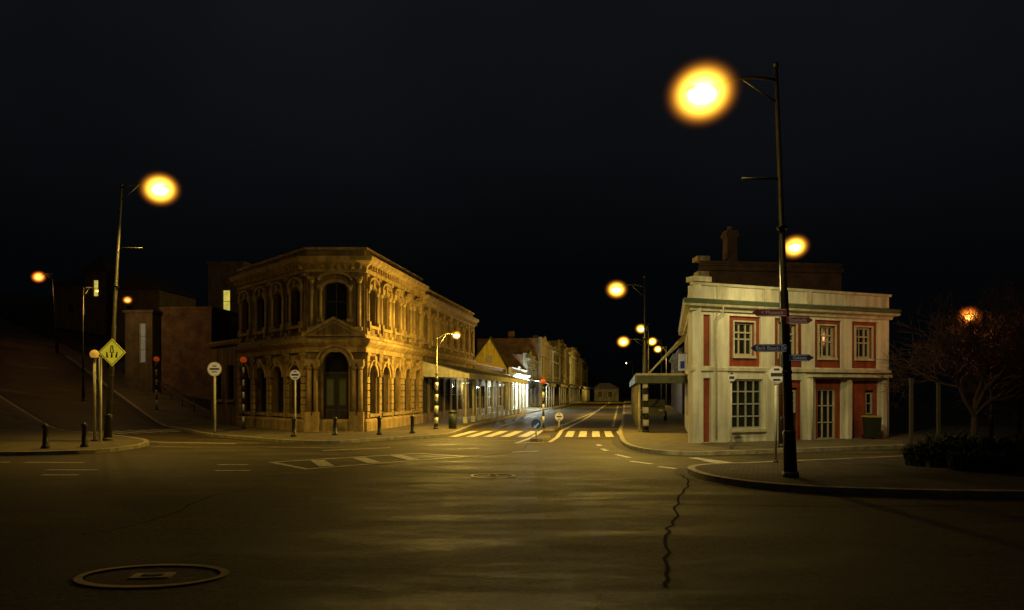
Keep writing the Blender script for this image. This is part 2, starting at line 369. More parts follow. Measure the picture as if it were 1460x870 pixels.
# ------------------------------------------------------------------ road markings
mk=MB(); Z=.010
def street(t,off): # point on main street: offset right of left kerb line
    return (-2.1+.16*(t-44.8)+off,t)
stripe(mk,[(-6.9,20.1),(-5.35,18.3),(-1.45,21.9),(-3.1,23.0),(-6.9,20.1)],.18,Z,'paint')
for a,b in (((-5.0,18.95),(-5.75,20.7)),((-3.9,19.9),(-4.7,21.5)),((-2.9,20.8),(-3.7,22.3))):
    stripe(mk,[a,b],.4,Z+.003,'paint')
for a,b in (((-8.15,19.4),(-7.3,19.4)),((-7.6,17.95),(-6.7,17.95)),((-13.9,20.0),(-12.2,20.0)),((-12.0,18.1),(-10.7,18.1)),((-11.4,17.0),(-10.5,17.0)),((-15.5,20.1),(-14.4,20.1)),((-6.5,24.1),(-4.4,25.4)),((-3.2,26.2),(-2.2,26.9)),
            ((3.35,22.6),(3.6,21.5)),((3.45,20.4),(3.9,19.6)),((3.95,18.9),(4.3,18.4)),((3.2,24.9),(3.25,24.0)),((3.3,27),(3.3,26.2)),((5.6,20.6),(5.95,19.6)),((0,23.5),(.9,23.9)),((-1.9,24.8),(-1.2,25.2))):
    stripe(mk,[a,b],.18,Z,'paint')
stripe(mk,[(5.5,21.5),(6.3,19.6)],.32,Z,'paint')
stripe(mk,[(-15.4,28.6),(-10.8,27.4)],.18,Z,'paint')
stripe(mk,smooth([(-17.5,29.4),(-15,26.8),(-12,25.5),(-8.6,25.8)]),.10,Z,'paint2')
stripe(mk,smooth([(-8.9,25.6),(-6.2,25.4),(-4.6,27.2),(-2.6,29.8)]),.10,Z,'paint2')
for i in range(5):
    x=-2.35+i*.78; stripe(mk,[(x-.32,31.6),(x+.4,36.4)],.42,Z,'paint')
for i in range(5):
    x=2.75+i*.62; stripe(mk,[(x-.2,31.6),(x+.35,36.4)],.36,Z,'paint')
stripe(mk,[(2.7,38.4),(5.8,38.4)],.34,Z,'paint')
stripe(mk,[(-2.4,29.6),(0.2,29.0)],.14,Z,'paint2')
for i in range(8):
    c=Vector((-20.3,34.4))+Vector((.70,.72))*i*.62
    d=Vector((-.75,.66))*1.7
    stripe(mk,[tuple(c-d),tuple(c+d)],.38,Z+.01,'paint')
stripe(mk,[(.15,27.6),(.9,31.2),(1.55,36.8),(3.3,44),(9.5,78),(22,156)],.18,Z,'paint')
stripe(mk,[(1.5,28.2),(2.0,31.2),(2.6,36.8),(5.0,50),(9.9,80)],.18,Z,'paint')
stripe(mk,[(.15,27.6),(1.5,28.2)],.14,Z+.003,'paint')
for i in range(10):
    t=39+i*4; stripe(mk,[(1.9+.165*(t-38)-.0,t),(2.9+.165*(t-38)-.02*i*4*.25,t+1.6)],.25,Z+.003,'paint2')
for i in range(12): stripe(mk,[street(42+i*7,1.9),street(45+i*7,1.9)],.15,Z,'paint')
stripe(mk,[street(45,.35),street(150,.35)],.16,Z,'paint2')
stripe(mk,[street(41,8.6),street(110,8.3)],.16,Z,'paint2')
for i in range(5):
    t=46+i*7; stripe(mk,[street(t,.35),street(t-.8,2.2)],.13,Z+.003,'paint2')
mk.obj('road_markings',None,False)
e=empty('traffic_island'); mb=MB(); pts=smooth([(.75,28.7),(1.15,28.5),(1.5,29.4),(1.75,31.2),(1.25,31.2),(.8,29.6),(.75,28.7)],1)
drape(mb,pts[:-1],.12,'pave',side=.15,ks='kerb'); mb.obj('nose',e,False)
mb=MB(); drape(mb,[(1.6,36.7),(2.2,36.7),(2.9,40),(2.7,40.6),(2.3,40)],.12,'pave',side=.15,ks='kerb'); mb.obj('tail',e,False)
mb=MB(); cr=[(4.15,17.2),(4.0,15.6),(3.35,13.8),(2.9,12.4),(2.62,11.2),(2.25,10.2),(2.05,9.2),(1.75,8.0),(1.62,7.2)]
cr2=[(x+random.uniform(-.05,.05),y) for x,y in smooth(cr,2)]
stripe(mb,cr2,.045,.006,'tar',step=.3)
for pl in ([(-14,15.5),(-8,16.4),(-3,17.6),(-1,18.1)],[(-6,9.8),(-5.4,11.4),(-5.9,13.3),(-5.2,15.2)],[(3.0,12.6),(5,12.3),(8,12.4)],[(-1,22),(.5,24.5),(.6,28)]):
    stripe(mb,[(x+random.uniform(-.08,.08),y+random.uniform(-.05,.05)) for x,y in smooth(pl,2)],.028,.0055,'tar',step=.4)
mb.obj('road_crack',None,False)
def manhole(name,c,rx,ry,w):
    e=empty(name); mb=MB(); seg=48
    for i in range(seg):
        a=2*pi*i/seg;b=2*pi*(i+1)/seg
        jit=lambda q: 1+.012*math.sin(q*5+1)
        mb.face([(c[0]+rx*jit(a)*math.cos(a),c[1]+ry*math.sin(a),.014),(c[0]+rx*jit(b)*math.cos(b),c[1]+ry*math.sin(b),.014),
                 (c[0]+(rx-w)*math.cos(b),c[1]+(ry-w)*math.sin(b),.014),(c[0]+(rx-w)*math.cos(a),c[1]+(ry-w)*math.sin(a),.014)],'kerb2')
        mb.face([(c[0]+(rx-w)*math.cos(a),c[1]+(ry-w)*math.sin(a),.014),(c[0]+(rx-w)*math.cos(b),c[1]+(ry-w)*math.sin(b),.014),(c[0]+(rx-w)*.96*math.cos(b),c[1]+(ry-w)*.96*math.sin(b),.004),(c[0]+(rx-w)*.96*math.cos(a),c[1]+(ry-w)*.96*math.sin(a),.004)],'tar')
    mb.obj('rim',e,False)
    mb=MB(); F=Fr((c[0],c[1]),d=(1,.12)); q=rx*.26
    mb.box(F,-q,q,-q*.5,q*.5,.0,.012,'kerb2'); 
    mb.box(F,-q*.5,q*.5,-q*.2,q*.2,.013,.02,'iron'); mb.obj('lid',e)
manhole('manhole_cover',(-3.92,7.65),.81,.5,.085)
manhole('manhole_cover',(-.46,16.8),.54,.42,.06)
# ------------------------------------------------------------------ corner stone building
B=empty('corner_stone_building')
A0=(-18.6,43.3);A=(-15.6,40.1);Bp=(-9.96,34);C=(-7.14,34)
ud=Vector((.158,.987)); 
def along(t): return (C[0]+ud.x*t,C[1]+ud.y*t)
D1=along(9.5);D=along(24.8)
W=MB();T=MB();G=MB()
def ornate(F,L,n,z0=0,ground=True):
    bay=L/n; ops=[];
    for i in range(n):
        c=bay*(i+.5); w=.5
        ops.append((c-w,c+w,5.35,7.25))
        if ground: ops.append((c-.58,c+.58,.95,3.38))
    wall(W,F,0,L,-.2,8.9,ops,'stone')
    for i in range(n):
        c=bay*(i+.5)
        spandrel(W,F,c-.5,c+.5,7.0,'stone',rz=.25)
        ring(T,F,c,7.0,.5,.13,.003,.10,'trim',rz=.25)
        T.poly(F,[(c-.09,7.22),(c+.09,7.22),(c+.13,7.55),(c-.13,7.55)],.003,.17,'trim')
        ring(T,F,c,7.32,.62,.10,.003,.2,'trim',rz=.30,seg=10)
        for s in (-1,1):
            engaged_col(T,F,c+s*.64,.06,5.3,7.15,.085,'trim')
            T.box(F,c+s*.64-.13,c+s*.64+.13,.003,.2,7.152,7.3,'trim')
        T.box(F,c-.76,c+.76,.003,.2,5.16,5.297,'trim')
        T.box(F,c-.6,c-.48,.003,.15,4.95,5.157,'trim');T.box(F,c+.48,c+.6,.003,.15,4.95,5.157,'trim')
        window(G,F,c-.5,c+.5,5.35,7.25,1,2,-.27,'dframe')
        if ground:
            spandrel(W,F,c-.58,c+.58,2.8,'stone')
            ring(T,F,c,2.8,.58,.16,.003,.12,'trim')
            ring(T,F,c,2.8,.78,.07,.003,.2,'trim')
            T.poly(F,[(c-.1,3.36),(c+.1,3.36),(c+.15,3.8),(c-.15,3.8)],.003,.24,'trim')
            window(G,F,c-.58,c+.58,.95,3.38,2,3,-.28,'dframe')
            T.box(F,c-.7,c+.7,.003,.16,.8,.947,'trim')
    for i in range(n+1):
        c=min(max(bay*i,.2),L-.2)
        if ground:
            z=.75
            while z<3.8:
                T.box(F,c-.17,c+.17,.003,.13,z,z+.3,'trim'); z+=.345
            T.box(F,c-.22,c+.22,.003,.18,3.82,3.95,'trim')
        T.box(F,c-.12,c+.12,.003,.07,5.0,7.65,'stone'); T.box(F,c-.16,c+.16,.003,.12,7.654,7.8,'trim')
        T.box(F,c-.16,c+.16,.003,.12,4.82,4.997,'trim')
F1=Fr(A,Bp);F2=Fr(Bp,C);F3=Fr(C,D1);F4=Fr(D1,D)
ornate(F1,F1.L,4);ornate(F3,F3.L,5)
L2=F2.L;c=L2/2
wall(W,F2,0,L2,-.2,8.9,[(c-.62,c+.62,.2,4.02),(c-.55,c+.55,5.5,7.35)],'stone')
spandrel(W,F2,c-.62,c+.62,3.4,'stone')
spandrel(W,F2,c-.55,c+.55,7.1,'stone',rz=.25)
ring(T,F2,c,3.4,.62,.16,.003,.12,'trim'); ring(T,F2,c,3.4,.84,.08,.003,.22,'trim')
for s in(-1,1):
    engaged_col(T,F2,c+s*.92,.14,.9,3.4,.12,'trim'); engaged_col(T,F2,c+s*1.23,.14,.9,3.4,.12,'trim')
    T.box(F2,c+s*1.07-.34,c+s*1.07+.34,.003,.34,.1,.897,'trim')
    T.box(F2,c+s*1.07-.34,c+s*1.07+.34,.003,.34,3.403,3.6,'trim')
    engaged_col(T,F2,c+s*.72,.06,5.4,7.2,.09,'trim');engaged_col(T,F2,c+s*1.15,.06,5.0,7.6,.11,'trim')
T.poly(F2,[(c-1.38,4.72),(c+1.38,4.72),(c,5.48)],.003,.30,'trim')
T.poly(F2,[(c-1.05,4.80),(c+1.05,4.80),(c,5.36)],.303,.31,'stone')
for s in(-1,1): T.poly(F2,[(c+s*1.52,4.70),(c+s*1.52,4.84),(c,5.66),(c,5.50)] if s<0 else [(c,5.50),(c,5.66),(c+1.52,4.84),(c+1.52,4.70)],.32,.42,'trim')
ring(T,F2,c,7.1,.55,.14,.003,.12,'trim',rz=.25); ring(T,F2,c,7.42,.75,.11,.003,.24,'trim',rz=.32)
window(G,F2,c-.55,c+.55,5.5,7.35,2,2,-.2,'dframe')
window(G,F2,c-.62,c+.62,2.95,4.02,1,1,-.25,'dframe')
G.box(F2,c-.62,c+.62,-.28,-.2,.2,2.94,'door')
for s in(-1,1):
    for z0,z1 in((.4,1.2),(1.35,2.7)):
        G.box(F2,c+s*.3-.2,c+s*.3+.2,-.197,-.17,z0,z1,'dframe'); G.box(F2,c+s*.3-.14,c+s*.3+.14,-.167,-.16,z0+.07,z1-.07,'door' if z0<1 else 'frame2')
T.box(F2,c-.95,c+.95,.36,.75,-.05,.14,'trim')
n=8;bay=F4.L/n;ops=[(bay*(i+.5)-.42,bay*(i+.5)+.42,5.2,7.1) for i in range(n)]+[(bay*i+.25,bay*(i+1)-.15,.7,3.0) for i in range(n)]
wall(W,F4,0,F4.L,-.2,8.5,ops,'stone')
for i in range(n):
    c=bay*(i+.5); window(G,F4,c-.42,c+.42,5.2,7.1,1,2,-.2,'dframe')
    spandrel(W,F4,c-.42,c+.42,6.85,'stone',rz=.25); ring(T,F4,c,6.85,.42,.14,.003,.12,'trim',rz=.25)
    T.box(F4,c-.62,c+.62,.003,.16,5.05,5.197,'trim')
    for s in(-1,1): engaged_col(T,F4,c+s*.56,.05,5.2,7.0,.07,'trim')
    window(G,F4,bay*i+.25,bay*(i+1)-.15,.7,3.0,3,2,-.12,'dframe')
for i in range(n+1):
    c=min(max(bay*i,.16),F4.L-.16); T.box(F4,c-.12,c+.12,.003,.1,4.9,7.5,'trim')
F0=Fr(A0,A); wall(W,F0,0,F0.L,-.3,4.8,[(.8,1.7,1.6,3.6),(2.7,3.6,1.6,3.6)],'stone')
for q in(.8,2.7): window(G,F0,q,q+.9,1.6,3.6,1,2,-.2,'dframe'); T.box(F0,q-.1,q+1.0,.003,.12,1.45,1.597,'trim')
T.sweep([A0,A],[(-.3,4.8),(.2,4.8),(.28,4.95),(.05,5.1),(-.3,5.1)],'trim')
path=[A,Bp,C,D1]
T.sweep(path,[(.003,-.1),(.16,-.1),(.16,.6),(.08,.72),(.003,.72)],'trim')
T.sweep(path,[(.003,3.97),(.10,3.97),(.10,4.2),(.2,4.28),(.36,4.42),(.40,4.56),(.12,4.66),(.12,4.8),(.003,4.8)],'trim')
T.sweep(path,[(.003,7.82),(.12,7.82),(.14,8.05),(.3,8.2),(.5,8.32),(.56,8.52),(.1,8.58),(.003,8.58)],'trim')
T.sweep(path,[(-.3,8.903),(.12,8.903),(.14,9.03),(-.32,9.03)],'trim')
T.sweep([D1,D],[(.003,7.45),(.12,7.45),(.3,7.75),(.48,7.9),(.5,8.05),(.003,8.1)],'trim')
T.sweep([D1,D],[(-.3,8.503),(.1,8.503),(.1,8.62),(-.3,8.62)],'trim')
T.sweep([D1,D],[(.003,4.3),(.12,4.3),(.28,4.5),(.28,4.66),(.003,4.72)],'trim')
for F,L,zz in((F1,F1.L,8.06),(F2,L2,8.06),(F3,F3.L,8.06),(F4,F4.L,7.62)):
    k=int(L/.34)
    for i in range(k):
        q=L*(i+.5)/k; T.box(F,q-.06,q+.06,.12,.34,zz-.08,zz+.12,'trim')
W.obj('walls',B);T.obj('stone_trim',B);G.obj('windows_and_door',B,False)
mb=MB()
ins=[Vector((p[0],p[1],0)) for p in [(-15.1,40.4),(-9.8,34.45),(-7.5,34.45),(D[0]-.5,D[1]-.02),(-14,60.5),(-15.4,43)]]
mb.hexa([v+Vector((0,0,-.3)) for v in ins],[v+Vector((0,0,8.3)) for v in ins],'roof')
mb.box(Fr((-14,44),(-6.5,44)),0,1,-.8,0,8.3,9.6,'brick2')
mb.obj('roof',B)
mb=MB(); w=[Vector((p[0],p[1],0)) for p in [(-18.2,43.5),(-15.2,40.5),(-15.6,46),(-18.4,47)]]
mb.hexa([v for v in w],[v+Vector((0,0,4.7)) for v in w],'roof'); mb.obj('wing_roof',B)
# verandah along the shops
V=empty('shop_verandah'); mb=MB(); Fv=Fr(D1,along(36))
Lv=Fv.L
a=[Fv.P(0,.04,3.95),Fv.P(Lv,.04,3.95),Fv.P(Lv,3.0,3.15),Fv.P(0,3.0,3.15)]
mb.hexa(a,[p+Vector((0,0,.05)) for p in a],'verroof')
mb.box(Fv,0,Lv,2.98,3.06,2.85,3.22,'cream')
mb.poly(Fr(Fv.P(0,0,0).xy,(Fv.P(0,3,0).xy)),[(.04,3.0),(2.97,2.9),(2.97,3.16),(.04,3.94)],-.06,0.0,'cream')
for i in range(13):
    q=.15+(Lv-.3)*i/12
    mb.tube([Fv.P(q,2.8,.1),Fv.P(q,2.8,2.9)],.07,'cream',seg=8); mb.box(Fv,q-.12,q+.12,2.68,2.92,.1,.5,'cream')
    for s in(-1,1): mb.poly(Fv,[(q,2.45),(q+s*.45,2.83),(q+s*.38,2.85),(q,2.6)],2.78,2.82,'cream')
mb.obj('canopy',V)
# ------------------------------------------------------------------ row of shops further up the left side
def rowbuilding(name,Y0,Y1,H,k,off=0,depth=9,storeys=2,ver=True,par=.5,nw=3,gl='glass',kt='trim',shift=0):
    fx=lambda Y:-7.14+.16*(Y-34)+off
    e=empty(name); F=Fr((fx(Y0),Y0),(fx(Y1),Y1)); L=F.L; mb=MB()
    ops=[]; b=L/nw
    for i in range(nw):
        c=b*(i+.5)
        ops.append((c-b*.34,c+b*.34,.6,2.6))
        if storeys==2: ops.append((c-min(.8,b*.24),c+min(.8,b*.24),H*.5,H*.5+H*.24))
    wall(mb,F,0,L,-.2,H,ops,k)
    for o in ops: window(mb,F,*o,2 if o[2]<1 else 1,2,-.25,'dframe' if storeys==2 else 'frame',gl if o[2]<1 else 'glass')
    for o in ops:
        if o[2]>1: mb.box(F,o[0]-.15,o[1]+.15,.003,.2,o[3]+.05,o[3]+.3,kt); mb.box(F,o[0]-.1,o[1]+.1,.003,.16,o[2]-.2,o[2]-.01,kt)
    mb.box(F,0,L,-depth,-.305,-.2,H-.4,k)
    mb.box(F,-.003,.3,-depth,-.306,-.2,H,'brick2')
    mb.sweep([F.P(-.02,0,0).xy,F.P(L,0,0).xy],[(.003,H-.9),(.15,H-.85),(.5,H-.6),(.5,H-.5),(.003,H-.45)],kt)
    mb.sweep([F.P(-.02,0,0).xy,F.P(L,0,0).xy],[(-.32,H+.003),(.08,H+.003),(.08,H+.14),(-.32,H+.14)],kt)
    if storeys==2: mb.sweep([F.P(0,0,0).xy,F.P(L,0,0).xy],[(.003,H*.42),(.2,H*.42),(.2,H*.42+.2),(.003,H*.42+.2)],kt)
    mb.poly(F,[(L*.35,H+.15),(L*.65,H+.15),(L*.6,H+par),(L*.5,H+par*1.5),(L*.4,H+par)],-.28,0,kt)
    mb.box(F,L*.2,L*.2+.9,-5,-4.2,H-.4,H+1.2,'brick2')
    for q in (.05,L-.35): mb.box(F,q,q+.3,.003,.16,-.1,H-.92,kt)
    if ver:
        a=[F.P(0,.04,3.7),F.P(L,.04,3.7),F.P(L,2.8,3.1),F.P(0,2.8,3.1)]; mb.hexa(a,[p+Vector((0,0,.05)) for p in a],'verroof')
        mb.box(F,0,L,2.78,2.86,2.8,3.16,kt)
        for i in range(int(L/3)+1): mb.tube([F.P(.2+i*3,2.6,.1),F.P(.2+i*3,2.6,2.85)],.06,'cream',seg=6)
    mb.obj('body',e); return e
rowbuilding('single_storey_shop',58.8,74.6,4.4,'house',storeys=1,ver=False,par=.1)
g=empty('gabled_building'); mb=MB(); Fg=Fr((-4.6,75),(-.55,75)); w=Fg.L
mb.poly(Fg,[(0,-.2),(w,-.2),(w,4.8),(w*.58,7.9),(0,4.8)],-12,0,'gold')
for s,(p,q) in enumerate((((w+.2,4.62),(w*.58,7.92)),((-.2,4.62),(w*.58,7.92)))):
    mb.poly(Fg,[p,q,(q[0],q[1]+.14),(p[0],p[1]+.14)] if s==0 else [p,q,(q[0]-.001,q[1]+.14),(p[0],p[1]+.14)],-12.2,.3,'roof')
mb.box(Fg,w*.45,w*.62,.003,.04,5.2,6.0,'frame'); mb.obj('walls_and_roof',g)
rowbuilding('white_shop',75,87,4.6,'shopw',off=.5,storeys=1,kt='shopw',nw=4,gl='litshop',par=.3,ver=False)
rowbuilding('terrace_shop',87.2,97,6.8,'grey',off=.3,kt='grey')
rowbuilding('terrace_shop',97.2,109,9.6,'buff',off=1.0,kt='buff')
rowbuilding('terrace_shop',109.2,121,9.0,'grey',off=1.4,kt='cream')
rowbuilding('terrace_shop',121.3,134,11.0,'buff',off=1.4)
rowbuilding('terrace_shop',134.3,150,9.8,'grey',off=1.9,kt='grey')
rowbuilding('terrace_shop',150.3,170,11.6,'buff',off=1.6,nw=4)
rowbuilding('terrace_shop',170.3,196,10.2,'grey',off=2.2,nw=5)
g=empty('cottage'); mb=MB(); Fc=Fr((19.4,165),(25.1,165)); wall(mb,Fc,0,5.7,-.2,2.9,[(.8,1.8,1,2.2),(3.2,4.2,1,2.2)],'grey'); mb.box(Fc,0,5.7,-5,-.305,-.2,2.9,'grey')
for q in(.8,3.2): window(mb,Fc,q,q+1,1,2.2,2,2)
a=[Fc.P(-.3,.3,2.9),Fc.P(6.0,.3,2.9),Fc.P(6.0,-5.3,2.9),Fc.P(-.3,-5.3,2.9)];b=[Fc.P(1.5,-2,4.3),Fc.P(4.0,-2,4.3),Fc.P(4.0,-3,4.3),Fc.P(1.5,-3,4.3)]
mb.hexa(a,b,'verroof'); mb.obj('walls_and_roof',g)
# ------------------------------------------------------------------ white and terracotta corner building
R=empty('white_corner_building'); W=MB();T=MB();G=MB()
c0=(6.7,26.0);c1=(15.8,29.4);s0=(9.6,39.0)
Ff=Fr(c0,c1);Fs=Fr(s0,c0);L=Ff.L
bays=[(1.64,3.11),(3.78,5.16),(5.77,7.15),(7.70,9.11)]
ops=[]
wins=[]
for i,(a,b) in enumerate(bays):
    ops.append((a,b,3.0,4.92)); wins.append((a+.27,b-.27,3.42,4.70))
ops+=[(.47,.79,.15,2.55),(.47,.79,3.0,4.92)]
ops+=[(1.75,3.2,.62,2.52)]
ops+=[(3.95,5.1,.12,2.5),(5.8,7.15,.12,2.55),(7.75,9.15,.12,2.5)]
wall(W,Ff,0,L,-.2,6.0,ops,'white')
def infill(a,b,z0,z1,hole):
    wall(W,Ff,a,b,z0,z1,[hole] if hole else [],'red',th=.18,n=-.09)
for (a,b),w in zip(bays,wins):
    infill(a,b,3.0,4.92,w); window(G,Ff,*w,3,2,-.24,'frame',fw=.08)
    G.box(Ff,w[0]+.08,w[1]-.08,-.197,-.165,w[3]-.42,w[3]-.36,'frame')
    T.box(Ff,w[0]-.07,w[1]+.07,-.087,.0,w[2]-.1,w[2]-.003,'cream')
    T.box(Ff,w[0]-.06,w[0]-.003,-.087,-.03,w[2],w[3],'cream'); T.box(Ff,w[1]+.003,w[1]+.06,-.087,-.03,w[2],w[3],'cream')
    T.box(Ff,w[0]-.06,w[1]+.06,-.087,-.03,w[3]+.003,w[3]+.06,'cream')
infill(.47,.79,.15,2.55,None);infill(.47,.79,3.0,4.92,None)
window(G,Ff,1.75,3.2,.62,2.52,4,4,-.14,'grey2',fw=.07)
T.box(Ff,1.65,3.3,.003,.12,.5,.617,'cream')
infill(3.95,5.1,.12,2.5,(4.4,4.98,.12,2.2)); G.box(Ff,4.4,4.98,-.25,-.2,.12,2.2,'door'); window(G,Ff,4.47,4.91,1.2,2.1,1,2,-.19,'grey2')
infill(5.8,7.15,.12,2.55,(5.98,6.92,.12,2.15)); window(G,Ff,5.98,6.92,.12,2.15,3,3,-.2,'frame')
infill(7.75,9.15,.12,2.5,(8.5,9.0,.12,2.1)); G.box(Ff,8.5,9.0,-.25,-.2,.12,2.1,'door')
window(G,Ff,8.56,8.94,1.1,2.0,1,2,-.19,'grey2')
T.box(Ff,5.35,9.55,.003,.32,2.62,2.76,'cream'); T.box(Ff,5.3,9.6,.003,.36,2.763,2.80,'roof')
for u in(5.5,7.45,9.35): T.box(Ff,u-.1,u+.1,.003,.14,.12,2.617,'white')
T.box(Ff,3.3,3.72,.003,.05,.0,2.9,'white') ;T.box(Ff,.9,1.55,.003,.03,.0,5.0,'white')
ops=[(3,4.2,.9,2.6),(6,7.2,.9,2.6),(9.6,10.6,.9,2.5),(2,3,3.4,4.7),(5,6,3.4,4.7),(8,9,3.4,4.7)]
wall(W,Fs,0,Fs.L,-.2,6.0,ops,'white')
for o in ops: window(G,Fs,*o,2,2,-.18,'frame')
Fe=Fr(c1,(14.6,35.6)); wall(W,Fe,0,Fe.L,-.2,6.0,[],'white')
pth=[s0,c0,c1,(14.6,35.6)]
T.sweep(pth,[(.003,2.82),(.07,2.82),(.07,2.94),(.003,2.96)],'cream')
T.sweep(pth,[(.003,5.05),(.1,5.05),(.12,5.16),(.3,5.2),(.34,5.28),(.003,5.30)],'cream')
T.sweep(pth,[(.003,5.303),(.30,5.303),(.36,5.42),(.30,5.47),(.003,5.48)],'green')
T.sweep(pth,[(-.3,6.003),(.07,6.003),(.09,6.1),(-.3,6.13)],'cream')
T.sweep(pth,[(.003,-.05),(.05,-.05),(.05,.12),(.003,.14)],'grey')
for u in(.1,1.2,3.4,5.45,7.42,9.4): T.box(Ff,u-.14,u+.14,.003,.05,5.5,6.0,'cream')
T.box(Ff,-.05,.75,-.35,.12,6.131,6.32,'cream')
T.tube([Ff.P(1.15,.3,5.28),Ff.P(1.12,.3,5.0),Ff.P(.98,.14,4.75),Ff.P(.98,.1,4.5),Ff.P(.98,.1,.3)],.035,'cream',seg=8)
T.tube([Ff.P(5.42,.22,2.6),Ff.P(5.42,.22,.2)],.03,'cream',seg=8)
W.obj('walls',R);T.obj('trim_and_cornice',R);G.obj('windows_and_doors',R,False)
mb=MB(); ins=[Vector((*p,0)) for p in[(9.9,38.8),(7.1,26.5),(15.4,29.6),(14.2,35.5)]]
mb.hexa([v+Vector((0,0,5.4)) for v in ins],[v+Vector((0,0,5.6)) for v in ins],'roof'); mb.obj('roof',R)
# brick building behind with chimney
K=empty('brick_building'); mb=MB(); Fb=Fr((9.3,35.7),(17.2,36.6)); 
fp=[Vector((9.6,35.7,0)),Vector((17.2,36.6,0)),Vector((20.5,46,0)),Vector((12.6,46,0))]
mb.hexa([v-Vector((0,0,.2)) for v in fp],[v+Vector((0,0,8.6)) for v in fp],'brick')
pt=[(12.6,46),(9.6,35.7),(17.2,36.6),(20.5,46)]
mb.sweep(pt,[(.003,8.2),(.12,8.25),(.12,8.45),(.003,8.5)],'brick'); mb.sweep(pt,[(-.3,8.603),(.06,8.603),(.06,8.72),(-.3,8.72)],'brick')
mb.box(Fb,.1,.75,-.6,.16,8.722,8.95,'buff'); mb.box(Fb,.15,.7,-.5,.14,7.6,8.18,'buff')
mb.obj('walls',K)
mb=MB(); mb.box(Fb,2.3,2.85,-1.9,-1.3,8.0,10.3,'brick'); mb.box(Fb,2.22,2.93,-1.98,-1.22,10.303,10.5,'brick'); mb.box(Fb,2.27,2.88,-1.93,-1.27,10.503,10.65,'brick'); mb.tube([Fb.P(2.57,-1.6,10.65),Fb.P(2.57,-1.6,10.9)],.14,'brick2'); mb.obj('chimney',K)
# verandah on the side street
V=empty('footpath_canopy'); mb=MB(); va=[(8.25,33),(5.85,33),(10.1,60),(13.6,60)]
z0=2.45
mb.hexa([Vector((*p,z0+.28)) for p in va],[Vector((*p,z0+.36)) for p in va],'verroof')
Fa=Fr(va[1],va[0]); mb.box(Fa,0,Fa.L,-.01,.06,z0,z0+.42,'green'); mb.box(Fa,-.04,Fa.L,.063,.09,z0+.36,z0+.46,'cream')
Fd=Fr(va[2],va[1]); mb.box(Fd,0,Fd.L-.02,-.01,.06,z0,z0+.42,'green')
for i in range(7):
    q=Fd.P(Fd.L-.3-i*4.3,-.15,0); mb.tube([(q.x,q.y,.1),(q.x,q.y,z0+.28)],.05,'cream',seg=8)
for i in range(5):
    Y=33.3+i*1.3; xe=5.95+.157*(Y-33); xw=8.3+.22*(Y-33)
    mb.tube([(xe+.5,Y,z0+.45),(xw,Y,z0+2.5)],.04,'cream',seg=6)
mb.obj('canopy',V)
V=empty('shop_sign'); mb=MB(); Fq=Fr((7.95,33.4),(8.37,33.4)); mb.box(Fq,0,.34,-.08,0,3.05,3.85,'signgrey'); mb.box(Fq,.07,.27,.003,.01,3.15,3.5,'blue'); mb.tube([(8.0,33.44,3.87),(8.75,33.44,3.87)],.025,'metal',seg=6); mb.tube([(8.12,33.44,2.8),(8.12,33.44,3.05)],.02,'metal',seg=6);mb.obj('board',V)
for Y0,Y1,H in((61,78,6.0),(78.3,96,6.5)):
    e=empty('row_building'); mb=MB(); F=Fr((10+4.6+.2*(Y1-60),Y1),(14.6+.2*(Y0-60),Y0)); mb.box(F,0,F.L,-9,0,-.2,H,'roof'); mb.sweep([F.P(0,0,0).xy,F.P(F.L,0,0).xy],[(.003,H-.5),(.3,H-.3),(.3,H-.15),(.003,H-.1)],'grey')
    for i in range(4): window(mb,F,2+i*3.6,3.2+i*3.6,H*.5,H*.5+1.7,1,2,.01)
    mb.obj('walls',e)
